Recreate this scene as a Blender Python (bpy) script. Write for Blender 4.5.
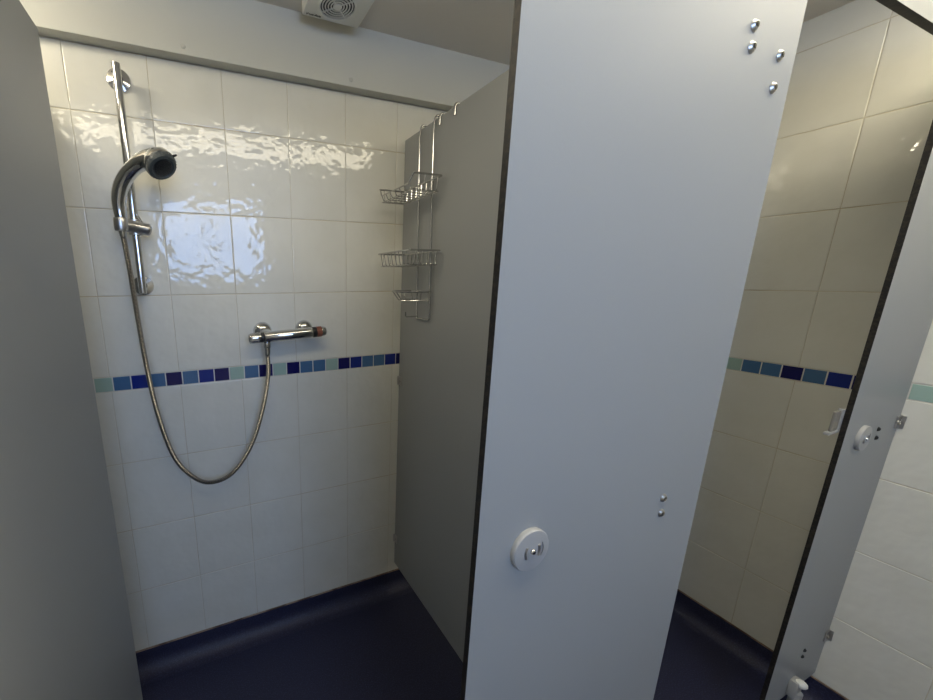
import bpy, bmesh, math, random
from mathutils import Vector, Matrix
random.seed(7)
for o in list(bpy.data.objects): bpy.data.objects.remove(o)
SC = bpy.context.scene; COL = SC.collection

# ---------------------------------------------------------------- camera
cam_d = bpy.data.cameras.new('camera'); cam = bpy.data.objects.new('camera', cam_d); COL.objects.link(cam)
cam_d.sensor_fit = 'HORIZONTAL'; cam_d.sensor_width = 36; cam_d.lens = 365.43 / 933 * 36
cam_d.shift_x = (466.5 - 344.84) / 933; cam_d.shift_y = (358.97 - 350) / 933
cam_d.clip_start = 0.02
RR = ((0.9341535, -0.35682586, -0.00570474), (-0.08053288, -0.19520438, -0.97745062), (0.34766606, 0.91354833, -0.21108707))
cam.matrix_world = Matrix(((RR[0][0], -RR[1][0], -RR[2][0], 0.2968), (RR[0][1], -RR[1][1], -RR[2][1], -1.3042),
                           (RR[0][2], -RR[1][2], -RR[2][2], 1.4370), (0, 0, 0, 1)))
SC.camera = cam
# ---------------------------------------------------------------- world, daylight, exposure
W = bpy.data.worlds.new('sky'); SC.world = W; W.use_nodes = True
bg = W.node_tree.nodes['Background']; bg.inputs[0].default_value = (0.62, 0.78, 1.0, 1); bg.inputs[1].default_value = 1.5
SC.view_settings.view_transform = 'Standard'; SC.view_settings.look = 'None'
SC.view_settings.gamma = 1; SC.view_settings.use_curve_mapping = False
SC.view_settings.exposure = 0.60
WIN = (-0.04, 0.90, 1.46, 2.17)            # window opening in the wall behind the camera: x0 x1 z0 z1
DAY, LAMP = 12.5, 5.3
al = bpy.data.lights.new('daylight', 'AREA'); al.shape = 'RECTANGLE'; al.size = 0.92; al.size_y = 0.69
al.energy = DAY; al.color = (0.38, 0.56, 1.0)
alo = bpy.data.objects.new('daylight', al); COL.objects.link(alo)
alo.location = ((WIN[0] + WIN[1]) / 2, -2.735, (WIN[2] + WIN[3]) / 2); alo.rotation_euler = (math.pi / 2, 0, 0)

# ---------------------------------------------------------------- dimensions (metres)
XL, XR, YB, YF0, ZC = -1.20, 2.152, 0.0, -2.60, 2.231
FT = 0.0903          # top of the coved floor edge
YP = -0.945          # front face of the cubicle fronts
PT = 0.013           # laminate thickness
ZT, ZB = 1.935, 0.14

# ---------------------------------------------------------------- materials
def mat(name, col, rough=0.5, metal=0.0, spec=0.5, **kw):
    m = bpy.data.materials.new(name); m.use_nodes = True
    b = m.node_tree.nodes['Principled BSDF']
    b.inputs['Base Color'].default_value = (*col, 1); b.inputs['Roughness'].default_value = rough
    b.inputs['Metallic'].default_value = metal; b.inputs['Specular IOR Level'].default_value = spec
    for k, v in kw.items(): b.inputs[k].default_value = v
    return m
def noise_bump(m, scale, dist, detail=2.0, strength=1.0, sx=None):
    nt = m.node_tree; b = nt.nodes['Principled BSDF']
    tc = nt.nodes.new('ShaderNodeTexCoord'); n = nt.nodes.new('ShaderNodeTexNoise'); bu = nt.nodes.new('ShaderNodeBump')
    n.inputs['Scale'].default_value = scale; n.inputs['Detail'].default_value = detail
    bu.inputs['Distance'].default_value = dist; bu.inputs['Strength'].default_value = strength
    src = tc.outputs['Object']
    if sx:
        mp = nt.nodes.new('ShaderNodeMapping'); mp.inputs['Scale'].default_value = sx
        nt.links.new(src, mp.inputs[0]); src = mp.outputs[0]
    nt.links.new(src, n.inputs['Vector']); nt.links.new(n.outputs['Fac'], bu.inputs['Height'])
    nt.links.new(bu.outputs['Normal'], b.inputs['Normal'])
    return n
def speckle(m, c1, c2, scale, lo=0.45, hi=0.6, detail=2.0):
    nt = m.node_tree; b = nt.nodes['Principled BSDF']
    tc = nt.nodes.new('ShaderNodeTexCoord'); n = nt.nodes.new('ShaderNodeTexNoise'); r = nt.nodes.new('ShaderNodeValToRGB')
    n.inputs['Scale'].default_value = scale; n.inputs['Detail'].default_value = detail
    r.color_ramp.elements[0].position = lo; r.color_ramp.elements[1].position = hi
    r.color_ramp.elements[0].color = (*c1, 1); r.color_ramp.elements[1].color = (*c2, 1)
    nt.links.new(tc.outputs['Object'], n.inputs['Vector']); nt.links.new(n.outputs['Fac'], r.inputs[0])
    nt.links.new(r.outputs[0], b.inputs['Base Color'])
M = {}
M['tile'] = mat('glazed_tile', (0.60, 0.60, 0.55), 0.035, spec=0.5)
noise_bump(M['tile'], 32, 0.0014, 1.2)
speckle(M['tile'], (0.74, 0.73, 0.655), (0.78, 0.77, 0.70), 9, 0.3, 0.7)
M['grout'] = mat('grout', (0.40, 0.36, 0.27), 0.9)
speckle(M['grout'], (0.66, 0.61, 0.49), (0.52, 0.43, 0.29), 6, 0.45, 0.7)
for k, c in dict(mint=(0.36, 0.50, 0.44), steel=(0.070, 0.16, 0.31), cobalt=(0.012, 0.028, 0.22), navy=(0.010, 0.010, 0.10)).items():
    M[k] = mat('mosaic_' + k, c, 0.12)
    noise_bump(M[k], 60, 0.0004)
M['mosaic_grout'] = mat('pale_grout', (0.68, 0.68, 0.64), 0.8)
M['panel'] = mat('grey_laminate', (0.35, 0.36, 0.355), 0.42, spec=0.35)
noise_bump(M['panel'], 900, 0.00008, 1.0)
M['core'] = mat('black_laminate_core', (0.012, 0.011, 0.010), 0.35)
speckle(M['core'], (0.010, 0.009, 0.009), (0.030, 0.024, 0.018), 140)
M['paint'] = mat('white_paint', (0.60, 0.60, 0.545), 0.55)
M['wallpaint'] = mat('bright_wall_paint', (0.86, 0.85, 0.80), 0.6)
noise_bump(M['paint'], 300, 0.0002)
M['ceil'] = mat('ceiling_paint', (0.80, 0.74, 0.64), 0.8)
noise_bump(M['ceil'], 60, 0.0006, 3)
M['vinyl'] = mat('navy_vinyl', (0.010, 0.014, 0.045), 0.5)
noise_bump(M['vinyl'], 350, 0.0004)
speckle(M['vinyl'], (0.018, 0.019, 0.050), (0.042, 0.047, 0.100), 260, 0.5, 0.68)
M['sealant'] = mat('stained_sealant', (0.20, 0.13, 0.09), 0.6)
speckle(M['sealant'], (0.32, 0.23, 0.17), (0.10, 0.06, 0.04), 14)
M['chrome'] = mat('chrome', (0.62, 0.62, 0.61), 0.10, 1.0)
M['brushed'] = mat('worn_chrome', (0.55, 0.54, 0.53), 0.32, 1.0)
M['wire'] = mat('chrome_wire', (0.55, 0.55, 0.54), 0.16, 1.0)
M['steel_screw'] = mat('stainless_screw', (0.50, 0.49, 0.46), 0.30, 1.0)
M['black'] = mat('black_plastic', (0.018, 0.019, 0.020), 0.35)
M['darkgrey'] = mat('dark_grey_plastic', (0.06, 0.07, 0.07), 0.4)
M['copper'] = mat('red_plastic_ring', (0.27, 0.10, 0.06), 0.35)
M['white'] = mat('white_plastic', (0.78, 0.78, 0.74), 0.35)
M['greyplastic'] = mat('grey_plastic', (0.40, 0.40, 0.39), 0.35)
M['keep'] = mat('satin_steel', (0.36, 0.34, 0.30), 0.45, 0.6)
M['ink'] = mat('dark_ink', (0.02, 0.02, 0.03), 0.5)
M['frame'] = mat('window_frame_white', (0.75, 0.75, 0.75), 0.35)
M['diffuser'] = mat('lamp_diffuser', (0.9, 0.9, 0.85), 0.4)
b = M['diffuser'].node_tree.nodes['Principled BSDF']
b.inputs['Emission Color'].default_value = (1.0, 0.90, 0.68, 1); b.inputs['Emission Strength'].default_value = LAMP
# ribbed hose: rings along the tube come from a wave driven by the tube's own length coordinate
M['hose'] = mat('ribbed_metal_hose', (0.42, 0.40, 0.37), 0.25, 1.0)
# obscure window glass: daylight passes, a thin gloss on top
g = bpy.data.materials.new('window_glass'); g.use_nodes = True; nt = g.node_tree; nt.nodes.remove(nt.nodes['Principled BSDF'])
tr = nt.nodes.new('ShaderNodeBsdfTransparent'); gl = nt.nodes.new('ShaderNodeBsdfGlossy'); mx = nt.nodes.new('ShaderNodeMixShader')
tr.inputs[0].default_value = (0.93, 0.96, 0.98, 1); gl.inputs['Roughness'].default_value = 0.1; mx.inputs[0].default_value = 0.06
nt.links.new(tr.outputs[0], mx.inputs[1]); nt.links.new(gl.outputs[0], mx.inputs[2]); nt.links.new(mx.outputs[0], nt.nodes['Material Output'].inputs[0])
M['glass'] = g

# ---------------------------------------------------------------- mesh helpers
def link(name, bm, mats, parent=None, smooth=False, loc=None):
    me = bpy.data.meshes.new(name); bm.normal_update(); bm.to_mesh(me); bm.free()
    for m in (mats if isinstance(mats, (list, tuple)) else [mats]): me.materials.append(M[m])
    if smooth:
        for p in me.polygons: p.use_smooth = True
        try: me.set_sharp_from_angle(angle=math.radians(40))
        except Exception: pass
    o = bpy.data.objects.new(name, me); COL.objects.link(o)
    if parent: o.parent = parent; o.matrix_parent_inverse = parent_inv(parent)
    if loc: o.location = loc
    return o
def parent_inv(p):                                # empties sit at their base, meshes are built in place
    return Matrix.Translation(p.location).inverted() if p.type == 'EMPTY' else Matrix()
def thing(name, label, cat, loc, group=None):
    o = bpy.data.objects.new(name, None); COL.objects.link(o); o.location = loc; o.empty_display_size = 0.05
    tag(o, label, cat, group); return o
def tag(o, label, cat=None, group=None):
    o['label'] = label
    if cat: o['category'] = cat
    if group: o['group'] = group
    return o
def struct(o): o['kind'] = 'structure'; return o
def box(bm, x0, x1, y0, y1, z0, z1, mi=0, bev=0.0, seg=2):
    vs = [bm.verts.new((x, y, z)) for x in (x0, x1) for y in (y0, y1) for z in (z0, z1)]
    fs = []
    for idx in ((0, 1, 3, 2), (4, 6, 7, 5), (0, 4, 5, 1), (2, 3, 7, 6), (0, 2, 6, 4), (1, 5, 7, 3)):
        f = bm.faces.new([vs[i] for i in idx]); f.material_index = mi; fs.append(f)
    if bev:
        es = list({e for f in fs for e in f.edges})
        r = bmesh.ops.bevel(bm, geom=es, offset=bev, segments=seg, affect='EDGES', profile=0.5)
        for f in r['faces']: f.material_index = mi
    return fs
def frames(pts):
    n = len(pts); T = []
    for i in range(n):
        a = pts[max(i - 1, 0)]; b = pts[min(i + 1, n - 1)]; T.append((b - a).normalized())
    u = T[0].orthogonal().normalized(); out = []
    for i in range(n):
        u = (u - T[i] * u.dot(T[i])).normalized(); out.append((T[i], u, T[i].cross(u)))
    return out
def tube(bm, pts, r, seg=12, mi=0, cap=True, closed=False):
    pts = [Vector(p) for p in pts]; n = len(pts)
    rs = r if isinstance(r, (list, tuple)) else [r] * n
    if closed:
        fr = []
        u = None
        for i in range(n):
            t = (pts[(i + 1) % n] - pts[i - 1]).normalized()
            if u is None: u = t.orthogonal().normalized()
            u = (u - t * u.dot(t)).normalized(); fr.append((t, u, t.cross(u)))
    else: fr = frames(pts)
    rings = []
    for p, rr, (t, u, v) in zip(pts, rs, fr):
        rings.append([bm.verts.new(p + (u * math.cos(a) + v * math.sin(a)) * rr) for a in [2 * math.pi * k / seg for k in range(seg)]])
    m = n if closed else n - 1
    for i in range(m):
        a, b = rings[i], rings[(i + 1) % n]
        off = 0
        if closed and i == n - 1:
            off = min(range(seg), key=lambda k: (a[0].co - b[k].co).length)
        for k in range(seg):
            f = bm.faces.new([a[k], a[(k + 1) % seg], b[(k + 1 + off) % seg], b[(k + off) % seg]]); f.material_index = mi
    if cap and not closed:
        bm.faces.new(rings[0][::-1]).material_index = mi; bm.faces.new(rings[-1]).material_index = mi
def smooth_path(pts, n=8):
    pts = [Vector(p) for p in pts]; out = []
    P = [pts[0] * 2 - pts[1]] + pts + [pts[-1] * 2 - pts[-2]]
    for i in range(1, len(P) - 2):
        for k in range(n):
            t = k / n; a, b, c, d = P[i - 1:i + 3]
            out.append(0.5 * ((2 * b) + (c - a) * t + (2 * a - 5 * b + 4 * c - d) * t * t + (3 * b - a - 3 * c + d) * t ** 3))
    out.append(pts[-1]); return out
def fillet(pts, r, n=5):
    pts = [Vector(p) for p in pts]; out = [pts[0]]
    for i in range(1, len(pts) - 1):
        a, b, c = pts[i - 1:i + 2]; d1 = (a - b).normalized(); d2 = (c - b).normalized()
        rr = min(r, (a - b).length * .45, (c - b).length * .45); s = b + d1 * rr; e = b + d2 * rr
        for k in range(n + 1):
            t = k / n; out.append(s.lerp(b, t).lerp(b.lerp(e, t), t))
    out.append(pts[-1]); return out
def lathe(bm, prof, origin, axis, seg=32, mi=0):
    """prof: list of (radius, height along axis)"""
    ax = Vector(axis).normalized(); u = ax.orthogonal().normalized(); v = ax.cross(u); o = Vector(origin); rings = []
    for r, h in prof:
        if r < 1e-6: rings.append([bm.verts.new(o + ax * h)])
        else: rings.append([bm.verts.new(o + ax * h + (u * math.cos(a) + v * math.sin(a)) * r) for a in [2 * math.pi * k / seg for k in range(seg)]])
    for a, b in zip(rings, rings[1:]):
        for k in range(seg):
            k2 = (k + 1) % seg
            if len(a) == 1 and len(b) == 1: continue
            if len(a) == 1: f = bm.faces.new([a[0], b[k2], b[k]])
            elif len(b) == 1: f = bm.faces.new([a[k], a[k2], b[0]])
            else: f = bm.faces.new([a[k], a[k2], b[k2], b[k]])
            f.material_index = mi
    bmesh.ops.recalc_face_normals(bm, faces=bm.faces)
def BM(): return bmesh.new()
def copy_tree(o, loc=None, parent=None, label=None, group=None):
    c = o.copy(); COL.objects.link(c)
    if parent: c.parent = parent
    if loc is not None: c.location = loc
    for ch in list(o.children): copy_tree(ch, parent=c)
    if label: c['label'] = label
    if group: c['group'] = group
    return c

# ---------------------------------------------------------------- tiled walls
ROWS = [(0.0947, 0.3447), (0.3447, 0.5947), (0.5947, 0.8447), (0.8447, 1.0947), (1.1428, 1.393), (1.393, 1.6432), (1.6432, 1.8934), (1.8934, 2.1436), (2.1436, ZC)]
def one_tile(bm, P, a0, a1, z0, z1, mi, g=0.0010, r=0.0022, h=0.0020, tilt=(0, 0)):
    """P(a, z, d) maps wall coordinates to space, d = distance out of the wall"""
    ga = g if g > .0015 else g * .5
    a0 += ga; a1 -= ga; z0 += g; z1 -= g
    if a1 - a0 < 2.5 * r or z1 - z0 < 2.5 * r: r = min(a1 - a0, z1 - z0) / 3
    am, zm = (a0 + a1) / 2, (z0 + z1) / 2
    prof = [(0, 0.0), (0, h * .45), (r * .35, h * .82), (r, h)]
    rings = []
    for ins, d in prof:
        rings.append([bm.verts.new(P(a, z, max(0, d + (tilt[0] * (a - am) + tilt[1] * (z - zm) if d > 0 else 0))))
                      for a, z in ((a0 + ins, z0 + ins), (a1 - ins, z0 + ins), (a1 - ins, z1 - ins), (a0 + ins, z1 - ins))])
    for A, B in zip(rings, rings[1:]):
        for k in range(4):
            bm.faces.new([A[k], A[(k + 1) % 4], B[(k + 1) % 4], B[k]]).material_index = mi
    f = bm.faces.new(rings[-1]); f.material_index = mi
MOS = ['tile', 'grout', 'mint', 'steel', 'cobalt', 'navy', 'mosaic_grout']
def tiled_wall(name, P, a_lo, a_hi, col0, mos0, mcol, top, body, back_top=None):
    bm = BM()
    body(bm)
    k0 = math.floor((a_lo - col0) / 0.2) - 1; k1 = math.ceil((a_hi - col0) / 0.2) + 1
    for z0, z1 in ROWS:
        if z0 >= top - 0.005: continue
        for k in range(k0, k1):
            a0 = max(a_lo, col0 + 0.2 * k); a1 = min(a_hi, col0 + 0.2 * (k + 1))
            if a1 - a0 < 0.004: continue
            tz = random.uniform(-.0012, .0012); tx = random.uniform(-.0012, .0012)
            if z0 > 1.85: tz = 0.004 + random.uniform(-.001, .001)
            one_tile(bm, P, a0, a1, z0, min(z1, top), 0, tilt=(tx, tz), h=0.0018, g=0.0013)
    # pale grout bed behind the mosaic strip
    q = [P(a_lo, 1.0950, 0.0004), P(a_hi, 1.0950, 0.0004), P(a_hi, 1.1425, 0.0004), P(a_lo, 1.1425, 0.0004)]
    bm.faces.new([bm.verts.new(v) for v in q]).material_index = 6
    m0 = math.floor((a_lo - mos0) / 0.0505) - 1; m1 = math.ceil((a_hi - mos0) / 0.0505) + 1
    for k in range(m0, m1):
        a0 = max(a_lo, mos0 + 0.0505 * k); a1 = min(a_hi, mos0 + 0.0505 * (k + 1))
        if a1 - a0 < 0.004: continue
        one_tile(bm, P, a0, a1, 1.0950, 1.1425, mcol(k), g=0.0017, r=0.001, h=0.0018, tilt=(random.uniform(-.01, .01), random.uniform(-.01, .01)))
    bmesh.ops.recalc_face_normals(bm, faces=bm.faces)
    return struct(link(name, bm, MOS))
NAMES = {'m': 2, 's': 3, 'c': 4, 'n': 5}
SEQ = 'mscsnscnmsnmnssmncsscn'
def back_col(k): return NAMES[SEQ[k]] if 0 <= k < len(SEQ) else NAMES[random.choice('mscn')]
def right_col(k):   # k counts towards the camera from y=-0.542
    return NAMES[{0: 'm', 1: 's', 2: 's', 3: 'n', 4: 's', 5: 'c', 6: 'n', 7: 's', 8: 'm', 9: 'm', 10: 's', 11: 'c'}.get(k, random.choice('mscn'))]
tiled_wall('wall_back', lambda a, z, d: (a, -d, z), XL, XR - 0.003, 0.0, -0.0435, back_col, 2.0565,
           lambda bm: box(bm, XL - .1, XR + .1, 0.0, 0.1, -0.05, ZC + 0.05, 1))
tiled_wall('wall_right', lambda a, z, d: (XR - d, -a, z), 0.003, 2.6, 0.13, 0.5415, right_col, ZC,
           lambda bm: box(bm, XR, XR + .1, YF0 - .2, -0.0001, -0.05, ZC + 0.05, 1))
bm = BM(); box(bm, XL - .1, XL, YF0 - .2, 0, -0.05, ZC + .05); struct(link('wall_left', bm, 'wallpaint'))
# wall behind the camera with the window opening
bm = BM(); x0, x1, z0, z1 = WIN
for a in ((XL, x0, -.05, ZC + .05), (x1, XR, -.05, ZC + .05), (x0, x1, -.05, z0), (x0, x1, z1, ZC + .05)):
    box(bm, a[0], a[1], YF0 - .12, YF0, a[2], a[3])
struct(link('wall_front', bm, 'wallpaint'))
bm = BM(); box(bm, XL - .1, XR + .1, YF0 - .2, 0.1, ZC, ZC + .1); struct(link('ceiling', bm, 'ceil'))
bm = BM(); box(bm, XL - .1, XR + .1, YF0 - .2, 0.1, -.08, 0.0); struct(link('floor', bm, 'vinyl'))
# window
bm = BM(); fw = 0.035
for a in ((x0, x1, z0, z0 + fw), (x0, x1, z1 - fw, z1), (x0, x0 + fw, z0 + fw, z1 - fw), (x1 - fw, x1, z0 + fw, z1 - fw), ((x0 + x1) / 2 - .015, (x0 + x1) / 2 + .015, z0 + fw, z1 - fw)):
    box(bm, a[0], a[1], YF0 - .09, YF0 - .05, a[2], a[3], bev=.003)
wf = struct(link('window_1', bm, 'frame'))
bm = BM(); box(bm, x0 + fw, x1 - fw, YF0 - .073, YF0 - .069, z0 + fw, z1 - fw); link('pane', bm, 'glass', wf)
# coved floor edges
def cove(name, P, a0, a1):
    bm = BM(); R = 0.052; prof = [(0.0002, 0.0), (0.0002, FT), (0.0032, FT), (0.0032, R)]
    for k in range(1, 9):
        t = math.pi / 2 * k / 8; prof.append((0.0032 + R * (1 - math.cos(t)), R * (1 - math.sin(t)) + 0.001))
    prof.append((0.0032 + R + .004, 0.0))
    A = [bm.verts.new(P(a0, z, d)) for d, z in prof]; B = [bm.verts.new(P(a1, z, d)) for d, z in prof]
    for k in range(len(prof) - 1): bm.faces.new([A[k], A[k + 1], B[k + 1], B[k]])
    bm.faces.new(A); bm.faces.new(B[::-1]); bmesh.ops.recalc_face_normals(bm, faces=bm.faces)
    return struct(link(name, bm, 'vinyl', smooth=True))
cove('baseboard_back', lambda a, z, d: (a, -d, z), XL, XR)
cove('baseboard_right', lambda a, z, d: (XR - d, a, z), YF0, -0.0)
bm = BM(); tube(bm, [(XL, -.0025, FT + .0020), (XR, -.0025, FT + .0020)], .0030, 8); struct(link('trim_2', bm, 'sealant'))
bm = BM(); tube(bm, [(XR - .0025, YF0, FT + .0020), (XR - .0025, -.004, FT + .0020)], .0030, 8); struct(link('trim_3', bm, 'sealant'))
# boxing along the top of the back wall
bm = BM(); box(bm, XL, XR - .001, -.042, -.0001, 2.057, ZC, bev=.0015); t1 = struct(link('trim_1', bm, 'paint'))
for x in (-.2, 0.300, 0.804, 1.31, 1.82):
    bm = BM(); lathe(bm, [(0.0, .0025), (.004, .0022), (.0062, .0008), (.0065, 0)], (x, -.042, 2.077), (0, -1, 0), 20); link('screw_cap', bm, 'paint', t1, True)

# ---------------------------------------------------------------- cubicle panels
def slab(bm, x0, x1, y0, y1, z0, z1, thin):
    """laminate board: grey faces, black core on its edges; thin = axis of the thickness"""
    fs = box(bm, x0, x1, y0, y1, z0, z1, bev=0.0)
    bm.normal_update()
    for f in fs:
        f.material_index = 0 if abs(f.normal[thin]) > .9 else 1
def board(name, x0, x1, y0, y1, z0, z1, thin, parent=None):
    bm = BM(); slab(bm, x0, x1, y0, y1, z0, z1, thin)
    return link(name, bm, ['panel', 'core'], parent)
def screw(p, ax, parent, r=.0072, dark=False):
    """dome head screw with a slotted recess"""
    bm = BM(); lathe(bm, [(r * 1.15, 0), (r * 1.15, .0008), (r, .0016), (r * .8, .0034), (r * .58, .0040), (r * .54, .0012), (0, .0010)], p, ax, 20)
    for f in bm.faces: f.material_index = 0
    n0 = len(bm.faces)
    A = Vector(ax); c = Vector(p) + A * .0014
    lathe(bm, [(r * .52, 0), (r * .52, .0006), (0, .0006)], c, ax, 12, 1)
    return link('screw', bm, ['black' if dark else 'steel_screw', 'black'], parent, True)
def angle_bracket(px, py, pz, parent, flip=1, wall='x'):
    """small L bracket: px,py,pz corner between board face and wall"""
    bm = BM()
    if wall == 'y':    # wall behind (plane y), board face normal -x
        box(bm, px - .003, px - .0001, py - .024, py, pz - .019, pz + .019, bev=.0008)
        box(bm, px - .009, px - .0031, py - .003, py, pz - .019, pz + .019, bev=.0008)
        br = link('wall_bracket', bm, 'brushed', parent)
        screw((px - .003, py - .014, pz), (-1, 0, 0), br, .0045)
    else:              # wall at plane x, board face normal -y
        box(bm, px - .026, px, py - .003, py - .0001, pz - .019, pz + .019, bev=.0008)
        box(bm, px - .003, px, py - .011, py - .0031, pz - .019, pz + .019, bev=.0008)
        br = link('wall_bracket', bm, 'brushed', parent)
        screw((px - .016, py - .003, pz), (0, -1, 0), br, .0055)
    return br
# side partitions
XP = 1.034
par = thing('cubicle_partition', 'grey laminate cubicle partition the wire shower caddy hangs from', 'partition', (XP + PT / 2, YP / 2, ZB))
board('board', XP, XP + PT, YP + PT + .001, -.0035, ZB, ZT, 0, par)
for z in (1.026, .274): angle_bracket(XP, -.0035, z, par, wall='y')
LX = -.097
pal = thing('cubicle_partition', 'grey laminate cubicle partition hidden behind the open door on the left', 'partition', (LX + PT / 2, YP / 2, ZB))
board('board', LX, LX + PT, YP + PT + .001, -.0035, ZB, ZT, 0, pal)

def lock_disc(x, z, parent):
    bm = BM()
    lathe(bm, [(.0345, 0), (.0350, .002), (.0350, .0070), (.0340, .0085), (.031, .0090), (0.0, .0092)], (x, YP, z), (0, -1, 0), 48)
    d = link('lock_disc', bm, 'greyplastic', parent, True); d['label'] = 'round pale grey lock disc'
    bm = BM()   # short grip ridges either side of the centre stud
    for s, w in ((-1, .0023), (1, .0023)):
        pts = [(x + s * .0125 + s * .0022 * math.cos(t * math.pi / 2) - s * .001, YP - .0094, z + .0095 * t) for t in (-1, -.5, 0, .5, 1)]
        tube(bm, pts, w, 8)
    pts = [(x + .0185 + .0035 * math.cos(t * math.pi / 2), YP - .0092, z + .012 * t) for t in (-1, -.5, 0, .5, 1)]
    tube(bm, pts, .0008, 8)
    link('grip', bm, 'brushed', d, True)
    bm = BM(); lathe(bm, [(.0042, 0), (.0042, .0025), (.003, .0040), (0, .0046)], (x, YP - .0089, z), (0, -1, 0), 20)
    link('centre_screw', bm, 'chrome', d, True)
    return d
def foot(x, z_top, parent, y=YP - .016):
    bm = BM(); lathe(bm, [(.030, 0), (.030, .006), (.024, .011), (.0135, .013), (.0135, z_top - .03), (.0, z_top - .03)], (x, y, 0), (0, 0, 1), 24)
    box(bm, x - .018, x + .018, y - .004, YP - .0001, z_top - .05, z_top + .01, bev=.003)
    f = link('foot', bm, 'greyplastic', parent, True)
    bm = BM(); lathe(bm, [(.011, -.006), (.0135, 0), (.0125, .007), (.008, .012), (0, .0145)], (x, y - .004, z_top + .003), (0, 0, 1), 24)
    c = link('cap', bm, 'white', f, True); c['label'] = 'white domed cap'
# middle front panel
PX0, PX1 = .6355, 1.182
pm = thing('cubicle_pilaster', 'large pale grey front panel between the two cubicle doorways', 'panel', ((PX0 + PX1) / 2, YP + PT / 2, 0), None)
board('board', PX0, PX1, YP, YP + .0105, ZB, ZT, 1, pm)
lock_disc(.7345, 1.0305, pm)
for x, z in ((1.059, 1.787), (1.062, 1.761), (1.138, 1.764), (1.138, 1.721), (1.065, 1.038), (1.067, 1.006), (1.065, .28), (1.067, .25)):
    screw((x, YP, z), (0, -1, 0), pm)
foot(1.0, .15, pm)
# right front panel against the tiled wall
RX0 = 1.802
prr = thing('cubicle_pilaster', 'narrow grey front panel fixed to the tiled wall on the right', 'panel', ((RX0 + XR) / 2, YP + PT / 2, 0))
board('board', RX0, XR - .004, YP, YP + .0105, .115, ZT, 1, prr)
lock_disc(1.905, 1.018, prr)
for x, z in ((2.009, 1.026), (2.012, 1.000), (1.989, .280), (1.986, .257)): screw((x, YP, z), (0, -1, 0), prr, .0056, True)
for z in (1.028, .277, 1.78): angle_bracket(XR - .0035, YP, z, prr)
foot(1.962, .176, prr)
# door keep on the back of that panel, reaching into the doorway
bm = BM(); ky = YP + .0105
box(bm, 1.7925, 1.8010, ky + .0001, ky + .010, 1.053, 1.108, bev=.001)
box(bm, 1.8005, 1.8545, ky + .0001, ky + .003, 1.053, 1.108, bev=.001)
box(bm, 1.7450, 1.8010, ky + .0001, ky + .010, 1.0450, 1.0528, bev=.0015)
kp = link('door_keep', bm, 'greyplastic', prr)
bm = BM(); box(bm, 1.7560, 1.7860, ky + .001, ky + .007, 1.0530, 1.106, bev=.002)
lathe(bm, [(.0025, 0), (.0022, .001), (0, .0013)], (1.768, ky + .001, 1.062), (0, -1, 0), 12, 0)
link('keep_plate', bm, 'keep', kp)
# left front panel beyond the frame edge
pl = thing('cubicle_pilaster', 'grey laminate front panel left of the first cubicle doorway', 'panel', (-.27, YP + PT / 2, 0))
board('board', -.55, .010, YP, YP + PT, ZB, ZT, 1, pl)
foot(-.27, .15, pl)
pe = thing('cubicle_pilaster', 'grey laminate front panel at the far left end of the cubicles', 'panel', (XL + .05, YP + PT / 2, 0))
board('board', XL + .004, -1.19 + .12, YP, YP + PT, ZB, ZT, 1, pe)
foot(XL + .07, .15, pe)
# head rail over the doorways
hr = thing('cubicle_headrail', 'pale head rail with a black lower edge across the top of the cubicle fronts', 'rail', ((XL + XR) / 2, YP - .008, 1.889))
board('board', XL + .002, XR - .004, YP - PT - .0005, YP - .0005, 1.889, 2.02, 1, hr)

def make_door(name, x_face, label, hinge_x):
    d = thing(name, label, 'door', (hinge_x, YP + .02, ZB))
    board('board', x_face - PT, x_face, -.9275, DOOR_END, ZB, 1.925, 0, d)
    return d
DOOR_END = -.302
d1 = make_door('cubicle_door', .0340, 'grey laminate cubicle door standing open at the left of the shower', .02)
for z in (1.745, .265):
    bm = BM(); box(bm, .0147 - .022, .0208, -.931, -.895, z - .03, z + .03, bev=.003); tube(bm, [(.006, -.915, z - .045), (.006, -.915, z + .045)], .008, 12)
    link('hinge', bm, 'brushed', d1)
d2 = make_door('cubicle_door', 1.163, 'grey laminate cubicle door standing open behind the large front panel', 1.16)
for z in (1.745, .265):
    bm = BM(); box(bm, 1.128, 1.1498, -.931, -.895, z - .03, z + .03, bev=.003); tube(bm, [(1.141, -.915, z - .045), (1.141, -.915, z + .045)], .008, 12)
    link('hinge', bm, 'brushed', d2)

# ---------------------------------------------------------------- shower riser rail
RXX, RY = .1295, -.055
rl = thing('shower_rail', 'vertical chrome shower riser rail fixed to the tiles', 'rail', (RXX, 0, 1.40))
bm = BM()
lathe(bm, [(0, 0), (.0095, .0), (.0108, .0012), (.0108, .598), (.0095, .5995), (.0088, .5995), (.0088, .594), (0, .594)], (RXX, RY, 1.401), (0, 0, 1), 24)
link('pole', bm, 'chrome', rl, True)
for z in (1.982, 1.424):
    bm = BM(); lathe(bm, [(.0285, .0025), (.0295, .004), (.0285, .0065), (.021, .0085), (.0125, .011), (.0095, .016), (.0095, .050)], (RXX - .004, 0, z), (0, -1, 0), 40)
    link('wall_mount', bm, 'chrome', rl, True)
# sliding holder
hz = 1.588
sh = None
bm = BM()
tube(bm, [(RXX, RY, hz - .021), (RXX, RY, hz + .021)], .0175, 24)
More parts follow.
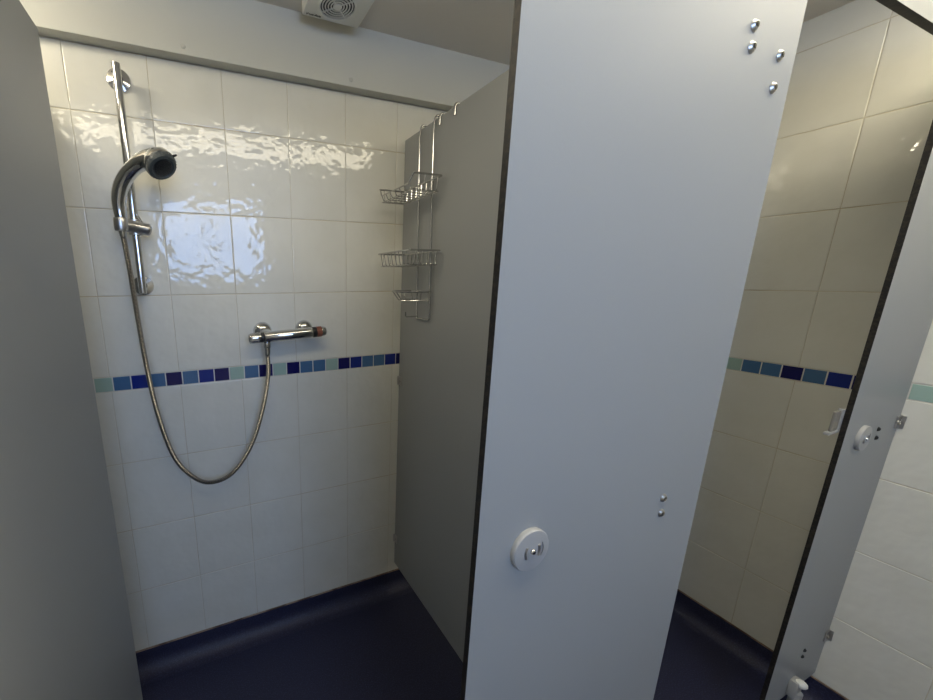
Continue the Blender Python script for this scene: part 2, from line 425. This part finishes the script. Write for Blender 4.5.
# flattened arm from the hand shower cup to the clamp knob
pts = smooth_path([(.088, -.088, hz + .004), (.110, -.080, hz + .002), (RXX, -.068, hz), (.150, -.060, hz - .003), (.170, -.054, hz - .006)], 5)
n0 = len(bm.verts); tube(bm, pts, [.013 + .0040 * min(1, i / 4) for i in range(len(pts) - 2)] + [.0155, .010], 20)
sl = link('slider', bm, 'brushed', rl, True)
bm = BM(); tube(bm, [(.148, -.050, hz + .012), (.139, -.058, hz + .030), (.136, -.060, hz + .037)], [.004, .0045, .003], 10); link('lever', bm, 'chrome', sl, True)
bm = BM(); lathe(bm, [(.0105, -.018), (.0160, -.018), (.0178, -.010), (.0178, .012), (.0165, .016), (.0105, .016)], (.101, -.0935, hz + .003), (.03, -.02, 1), 24); link('cup', bm, 'brushed', sl, True)

# ---------------------------------------------------------------- hand shower with its hose
hs = thing('hand_shower', 'chrome hand shower resting in the rail holder with its ribbed hose hanging', 'shower head', (.101, -.0935, 1.575))
head_c = Vector((.217, -.150, 1.741)); head_n = Vector((.42, -.52, -.75)).normalized()
path = smooth_path([(.103, -.096, 1.608), (.102, -.097, 1.634), (.105, -.100, 1.660), (.116, -.106, 1.690), (.136, -.115, 1.717), (.163, -.127, 1.739), (.187, -.136, 1.749), (.204, -.142, 1.752)], 5)
rad = []
for i in range(len(path)):
    t = i / (len(path) - 1); rad.append(.0150 + .0045 * math.sin(min(t, .6) / .6 * math.pi * .55) + (.007 * max(0, (t - .65) / .35)))
bm = BM(); tube(bm, path, rad, 24); link('handle', bm, 'chrome', hs, True)
bm = BM(); lathe(bm, [(0, -.033), (.013, -.032), (.026, -.027), (.0365, -.013), (.0400, 0), (.0400, .004), (.0378, .006)], head_c, head_n, 40)
link('head_shell', bm, 'chrome', hs, True)
bm = BM(); lathe(bm, [(.0378, .004), (.0383, .007), (.0378, .014), (.0355, .019), (.029, .0205), (.0265, .0175), (0, .0175)], head_c, head_n, 40)
u = head_n.orthogonal().normalized(); v = head_n.cross(u)
for k in range(30):
    a = 2 * math.pi * k / 30; d = u * math.cos(a) + v * math.sin(a)
    tube(bm, [head_c + d * .0386 + head_n * .008, head_c + d * .0378 + head_n * .016], .0011, 6)
fc = link('spray_ring', bm, 'darkgrey', hs, True)
bm = BM()
lathe(bm, [(.0235, .017), (.0235, .0200), (.020, .0215), (0, .0222)], head_c, head_n, 32)
for ring, n in ((.007, 6), (.0135, 12), (.0195, 18)):
    for k in range(n):
        a = 2 * math.pi * k / n; d = u * math.cos(a) + v * math.sin(a)
        lathe(bm, [(.0013, .0205), (.0011, .0240), (0, .0242)], head_c + d * ring, head_n, 8)
link('spray_face', bm, 'black', fc, True)
bm = BM(); tube(bm, [head_c + u * 0 + Vector((.034, -.005, .0185)), head_c + Vector((.044, -.009, .021))], [.0035, .0025], 10); link('selector_lever', bm, 'black', hs, True)
# hose
hp = [(.1015, -.094, 1.588), (.1025, -.092, 1.563), (.107, -.085, 1.468), (.111, -.077, 1.325), (.118, -.071, 1.171), (.132, -.066, 1.021), (.162, -.062, .875), (.207, -.060, .793), (.265, -.060, .752),
      (.341, -.060, .771), (.412, -.060, .863), (.459, -.061, .991), (.484, -.061, 1.110), (.4865, -.062, 1.190), (.4865, -.062, 1.206)]
P = smooth_path(hp, 60); 
# resample evenly and give the wall of the hose its ribs
L = [0]
for a, b in zip(P, P[1:]): L.append(L[-1] + (b - a).length)
step = .0019; N = int(L[-1] / step); Q = []; j = 0
for i in range(N + 1):
    s = L[-1] * i / N
    while j < len(L) - 2 and L[j + 1] < s: j += 1
    t = (s - L[j]) / max(1e-9, L[j + 1] - L[j]); Q.append(P[j].lerp(P[j + 1], t))
bm = BM(); tube(bm, Q, [.0066 if i % 2 else .0078 for i in range(len(Q))], 12); link('hose', bm, 'hose', hs, True)
bm = BM(); tube(bm, [hp[0], (.1022, -.0928, 1.566), (.1027, -.0922, 1.558)], [.0092, .0092, .0078], 16); link('hose_nut', bm, 'chrome', hs, True)
bm = BM(); tube(bm, [(.4860, -.062, 1.184), (.4865, -.062, 1.196), (.4865, -.062, 1.213)], [.0082, .0100, .0105], 16); link('hose_nut', bm, 'chrome', hs, True)

# ---------------------------------------------------------------- thermostatic bar mixer
mz, my = 1.2525, -.062
def mp(x): return Vector((x, my, mz + (x - .55) * .045))
mv = thing('shower_mixer', 'horizontal chrome bar shower mixer on the tiles with a red ringed end knob', 'tap', (.55, 0, mz))
bm = BM(); X = (1, 0, .045)
lathe(bm, [(0, 0), (.0165, 0), (.0185, .003), (.0185, .158), (.0170, .166), (.0162, .169), (0, .169)], mp(.479), X, 36)
link('body', bm, 'chrome', mv, True)
for x in (.4815, .6315):
    bm = BM(); lathe(bm, [(.0315, .0025), (.0325, .004), (.0315, .010), (.027, .018), (.018, .024), (.0125, .026), (.0125, .030)], (x, 0, mz + .010), (0, -1, 0), 36)
    xx = x + (.012 if x < .5 else 0)
    tube(bm, fillet([(x, -.024, mz + .010), (xx, -.045, mz + .009), (xx, my + .004, mz + .004)], .008), .0125, 16)
    link('wall_union', bm, 'chrome', mv, True)
bm = BM(); lathe(bm, [(0, 0), (.0165, 0), (.0172, .002), (.0172, .010), (.0165, .012), (0, .012)], mp(.4665), X, 32); link('collar', bm, 'black', mv, True)
bm = BM(); lathe(bm, [(0, 0), (.012, .0015), (.0155, .006), (.0175, .012), (.0178, .038), (.0170, .042), (0, .042)], mp(.4245), X, 32)
for k in range(4):
    a = k * math.pi / 2 + .4; d = Vector((0, math.cos(a), math.sin(a)))
    tube(bm, [mp(.430) + d * .0155, mp(.460) + d * .0172], .0036, 8)
link('flow_knob', bm, 'chrome', mv, True)
bm = BM(); lathe(bm, [(0, 0), (.0185, 0), (.0185, .011), (.0172, .0135), (0, .0135)], mp(.6482), X, 32); link('collar', bm, 'black', mv, True)
bm = BM(); lathe(bm, [(0, 0), (.0172, 0), (.0174, .018), (0, .018)], mp(.6618), X, 32)
for k in range(20):
    a = 2 * math.pi * k / 20; d = Vector((0, math.cos(a), math.sin(a)))
    tube(bm, [mp(.6625) + d * .0172, mp(.6790) + d * .0172], .0014, 6)
o = link('temperature_ring', bm, 'copper', mv, True); o['label'] = 'dull red ring'
bm = BM(); lathe(bm, [(.0176, 0), (.0174, .008), (.0150, .015), (.009, .0185), (0, .0195)], mp(.6798), X, 32)
link('temperature_knob', bm, 'chrome', mv, True)
bm = BM(); lathe(bm, [(.0115, 0), (.0125, .002), (.0125, .012), (.0115, .019)], (.4865, my, 1.213), (0, 0, 1), 20); link('outlet', bm, 'chrome', mv, True)

# ---------------------------------------------------------------- wire caddy on the partition
CX = XP - .0125; Y1, Y2, SK = -.123, -.204, -.021
cd = thing('shower_caddy', 'three tier chrome wire shower caddy hung over the partition top', 'shower caddy', (CX, (Y1 + Y2) / 2, 1.306))
bm = BM(); r = .0026; top = ZT + .0075
def hook_path(y, x=CX):
    return [(x, y, ZT - .035), (x + .002, y, ZT - .012), (x + .006, y, top), (XP + PT + .002, y, top + .001), (XP + PT + .0065, y, top - .008), (XP + PT + .006, y, ZT - .035)]
fr = fillet(list(reversed(hook_path(Y1))) + [(CX, Y1 + SK, 1.299), (CX, Y2 + SK, 1.299)] + hook_path(Y2), .008, 5)
tube(bm, fr, .0034, 10); link('frame', bm, 'wire', cd, True)
def basket(name, x0, x1, y0, y1, zr, depth, ncross, nlong, front_drop, parent):
    bm = BM(); rr = .0031; rt = .0015
    zb = zr - depth; zf = zr - front_drop
    # rim: two full height ends and back, front rail dips between them
    tube(bm, fillet([(x0, y0, zr), (x1, y0, zr), (x1, y1, zr), (x0, y1, zr)], .006), rr, 8)
    if front_drop > 0:
        tube(bm, fillet([(x0, y0, zr), (x0, y0 - (y0 - y1) * .02, zr), (x0 - .004, y0 - (y0 - y1) * .10, zf), (x0 - .004, y1 + (y0 - y1) * .10, zf), (x0, y1, zr)], .006), rr * .7, 8)
    else: tube(bm, [(x0, y0, zr), (x0, y1, zr)], rr, 8)
    ix0, ix1, iy0, iy1 = x0 + .006, x1 - .002, y0 - .008, y1 + .008
    tube(bm, fillet([(ix0, iy0, zb), (ix1, iy0, zb), (ix1, iy1, zb), (ix0, iy1, zb), (ix0, iy0 - .001, zb)], .01), rt, 6)
    for k in range(ncross):        # wires front to back, turned up at both ends
        y = iy0 + (iy1 - iy0) * (k + .5) / ncross
        tube(bm, fillet([(x0 - .002, y, zf), (ix0, y, zb + .0), (ix1, y, zb), (x1, y, zr)], .008), rt, 6)
    for k in range(nlong):         # wires along the length
        x = ix0 + (ix1 - ix0) * (k + .5) / nlong
        tube(bm, fillet([(x, y0, zr), (x, iy0, zb), (x, iy1, zb), (x, y1, zr)], .008), rt, 6)
    return link(name, bm, 'wire', parent, True)
basket('basket', .917, CX - .004, -.036, -.267, 1.752, .044, 7, 4, .026, cd)
basket('basket', .907, CX - .004, -.056, -.276, 1.528, .044, 8, 4, 0, cd)
# soap dish: half round wire tray
bm = BM(); zr = 1.397; yc, ax_, ay_ = -.168, .106, .066
def arc(z, s, n=18): return [(CX - .004 - ax_ * s * math.sin(math.pi * k / n), yc + ay_ * s * math.cos(math.pi * k / n), z) for k in range(n + 1)]
tube(bm, arc(zr, 1), .0031, 8); tube(bm, [(CX - .004, yc + ay_, zr), (CX - .004, yc - ay_, zr)], .0022, 8)
tube(bm, arc(zr - .030, .78), .0014, 6); tube(bm, [arc(zr - .030, .78)[0], arc(zr - .030, .78)[-1]], .0014, 6)
for k in range(1, 9):
    t = math.pi * k / 9; a = Vector((CX - .004 - ax_ * math.sin(t), yc + ay_ * math.cos(t), zr)); b_ = Vector((CX - .004 - ax_ * .78 * math.sin(t), yc + ay_ * .78 * math.cos(t), zr - .030))
    tube(bm, fillet([a, b_, (CX - .006, b_.y, zr - .030)], .006), .0014, 6)
link('soap_dish', bm, 'wire', cd, True)
bm = BM(); tube(bm, fillet([(CX, -.150, 1.306), (.972, -.150, 1.306), (.970, -.150, 1.324)], .004), .0022, 8); link('razor_hook', bm, 'wire', cd, True)
# loose over-panel hooks
def over_hook(y, label):
    bm = BM(); x = XP - .0042
    tube(bm, fillet([(XP + PT + .0045, y, ZT - .030), (XP + PT + .0045, y, ZT + .006), (x, y, ZT + .006), (x, y, ZT - .026)], .010, 6), .0040, 10)
    o = link('over_panel_hook', bm, 'wire', None, True)
    return tag(o, label, 'hook', None)
over_hook(-.2235, 'short chrome wire hook on the partition top, close beside the caddy rods')
over_hook(-.298, 'short chrome wire hook on the partition top, nearer the front and apart from the caddy')

# ---------------------------------------------------------------- extractor fan on the ceiling
fx0, fx1, fy0, fy1, fz = .632, .808, -.248, -.088, 2.195
fan = thing('extractor_fan', 'white square extractor fan with a round slotted grille on the ceiling', 'fan', ((fx0 + fx1) / 2, (fy0 + fy1) / 2, ZC))
cx_, cy_, R_ = .717, -.159, .051
bm = BM()
box(bm, fx0, fx1, fy0, fy1, fz, ZC - .0002, bev=.003, seg=3)
hsg = link('housing', bm, 'white', fan, True)
bm = BM(); lathe(bm, [(R_, 0), (R_, .0012), (0, .0012)], (cx_, cy_, fz - .0001), (0, 0, -1), 48); link('fan_recess', bm, 'black', fan, True)
bm = BM()
for rr in (R_, R_ * .84, R_ * .68, R_ * .52, R_ * .36):
    tube(bm, [(cx_ + rr * math.cos(a), cy_ + rr * math.sin(a), fz - .0030) for a in [2 * math.pi * k / 40 for k in range(40)]], .0019 if rr < R_ else .0028, 8, closed=True)
for k in range(4):
    a = math.pi / 4 + k * math.pi / 2
    tube(bm, [(cx_ + .012 * math.cos(a), cy_ + .012 * math.sin(a), fz - .0030), (cx_ + R_ * math.cos(a), cy_ + R_ * math.sin(a), fz - .0030)], .0018, 8)
link('grille', bm, 'white', fan, True)
bm = BM(); lathe(bm, [(.0125, -.002), (.0130, .001), (.011, .003), (0, .0036)], (cx_, cy_, fz - .003), (0, 0, -1), 32); o = link('hub', bm, 'white', fan, True)
cu = bpy.data.curves.new('lettering', 'FONT'); cu.body = 'Vent-Axia'; cu.size = .0112; cu.extrude = .0002; cu.align_x = 'LEFT'; cu.shear = .3; cu.offset = .0004
to = bpy.data.objects.new('tmp', cu); COL.objects.link(to); dg = bpy.context.evaluated_depsgraph_get()
me = bpy.data.meshes.new_from_object(to.evaluated_get(dg)); bpy.data.objects.remove(to)
me.materials.clear(); me.materials.append(M['ink'])
# seen from below: reads left to right along x, letter tops towards the room
for v_ in me.vertices: v_.co = Vector((.640 + v_.co.x * 1.0, -.103 + v_.co.y * 1.0 - .004, fz - .0002 - abs(v_.co.z)))
for v_ in me.vertices: v_.co.y = -.0965 - (v_.co.y + .107)
lo = bpy.data.objects.new('lettering', me); COL.objects.link(lo); lo.parent = fan; lo.matrix_parent_inverse = parent_inv(fan)

# ---------------------------------------------------------------- ceiling lamp in the passage, with an added fill lamp
ly0, ly1 = -1.26, -1.00
M['diffuser_fill'] = M['diffuser'].copy()
M['diffuser_fill'].node_tree.nodes['Principled BSDF'].inputs['Emission Strength'].default_value = LAMP * 1.35
for lx0, lx1, lab in ((-.25, 1.38, 'long white fluorescent ceiling light over the passage in front of the shower'),
                      (1.50, 2.10, 'short fill light added on the passage ceiling to brighten the tiled right wall')):  # this short one is added out of view to lift the right side
    lamp = thing('ceiling_light', lab, 'light', ((lx0 + lx1) / 2, (ly0 + ly1) / 2, ZC))
    bm = BM(); box(bm, lx0 - .02, lx1 + .02, ly0 - .015, ly1 + .015, ZC - .018, ZC - .0002, bev=.003); link('housing', bm, 'white', lamp)
    bm = BM(); box(bm, lx0, lx1, ly0, ly1, ZC - .040, ZC - .0182, bev=.006); link('diffuser', bm, 'diffuser' if lx0 < 0 else 'diffuser_fill', lamp)

# unseen bowl lamp added over the neighbouring cubicle to fill the shower with light
for bx, by, st, lab in ((-.30, -.42, 19.0, 'round opal bowl fill light added over the cubicle left of the open door'),):
    mo = mat('opal_glass', (0.9, 0.9, 0.88), 0.3); key = 'opal%d' % st; M[key] = mo
    b = mo.node_tree.nodes['Principled BSDF']
    b.inputs['Emission Color'].default_value = (1.0, 0.90, 0.70, 1); b.inputs['Emission Strength'].default_value = st
    bl = thing('ceiling_light', lab, 'light', (bx, by, ZC))
    bm = BM(); lathe(bm, [(0, 0), (.12, 0), (.12, .02), (.11, .025)], (bx, by, ZC - .0002), (0, 0, -1), 40); link('base', bm, 'white', bl, True)
    bm = BM(); lathe(bm, [(.11, .0215), (.117, .045), (.10, .075), (.065, .095), (0, .105)], (bx, by, ZC), (0, 0, -1), 40); link('bowl', bm, key, bl, True)
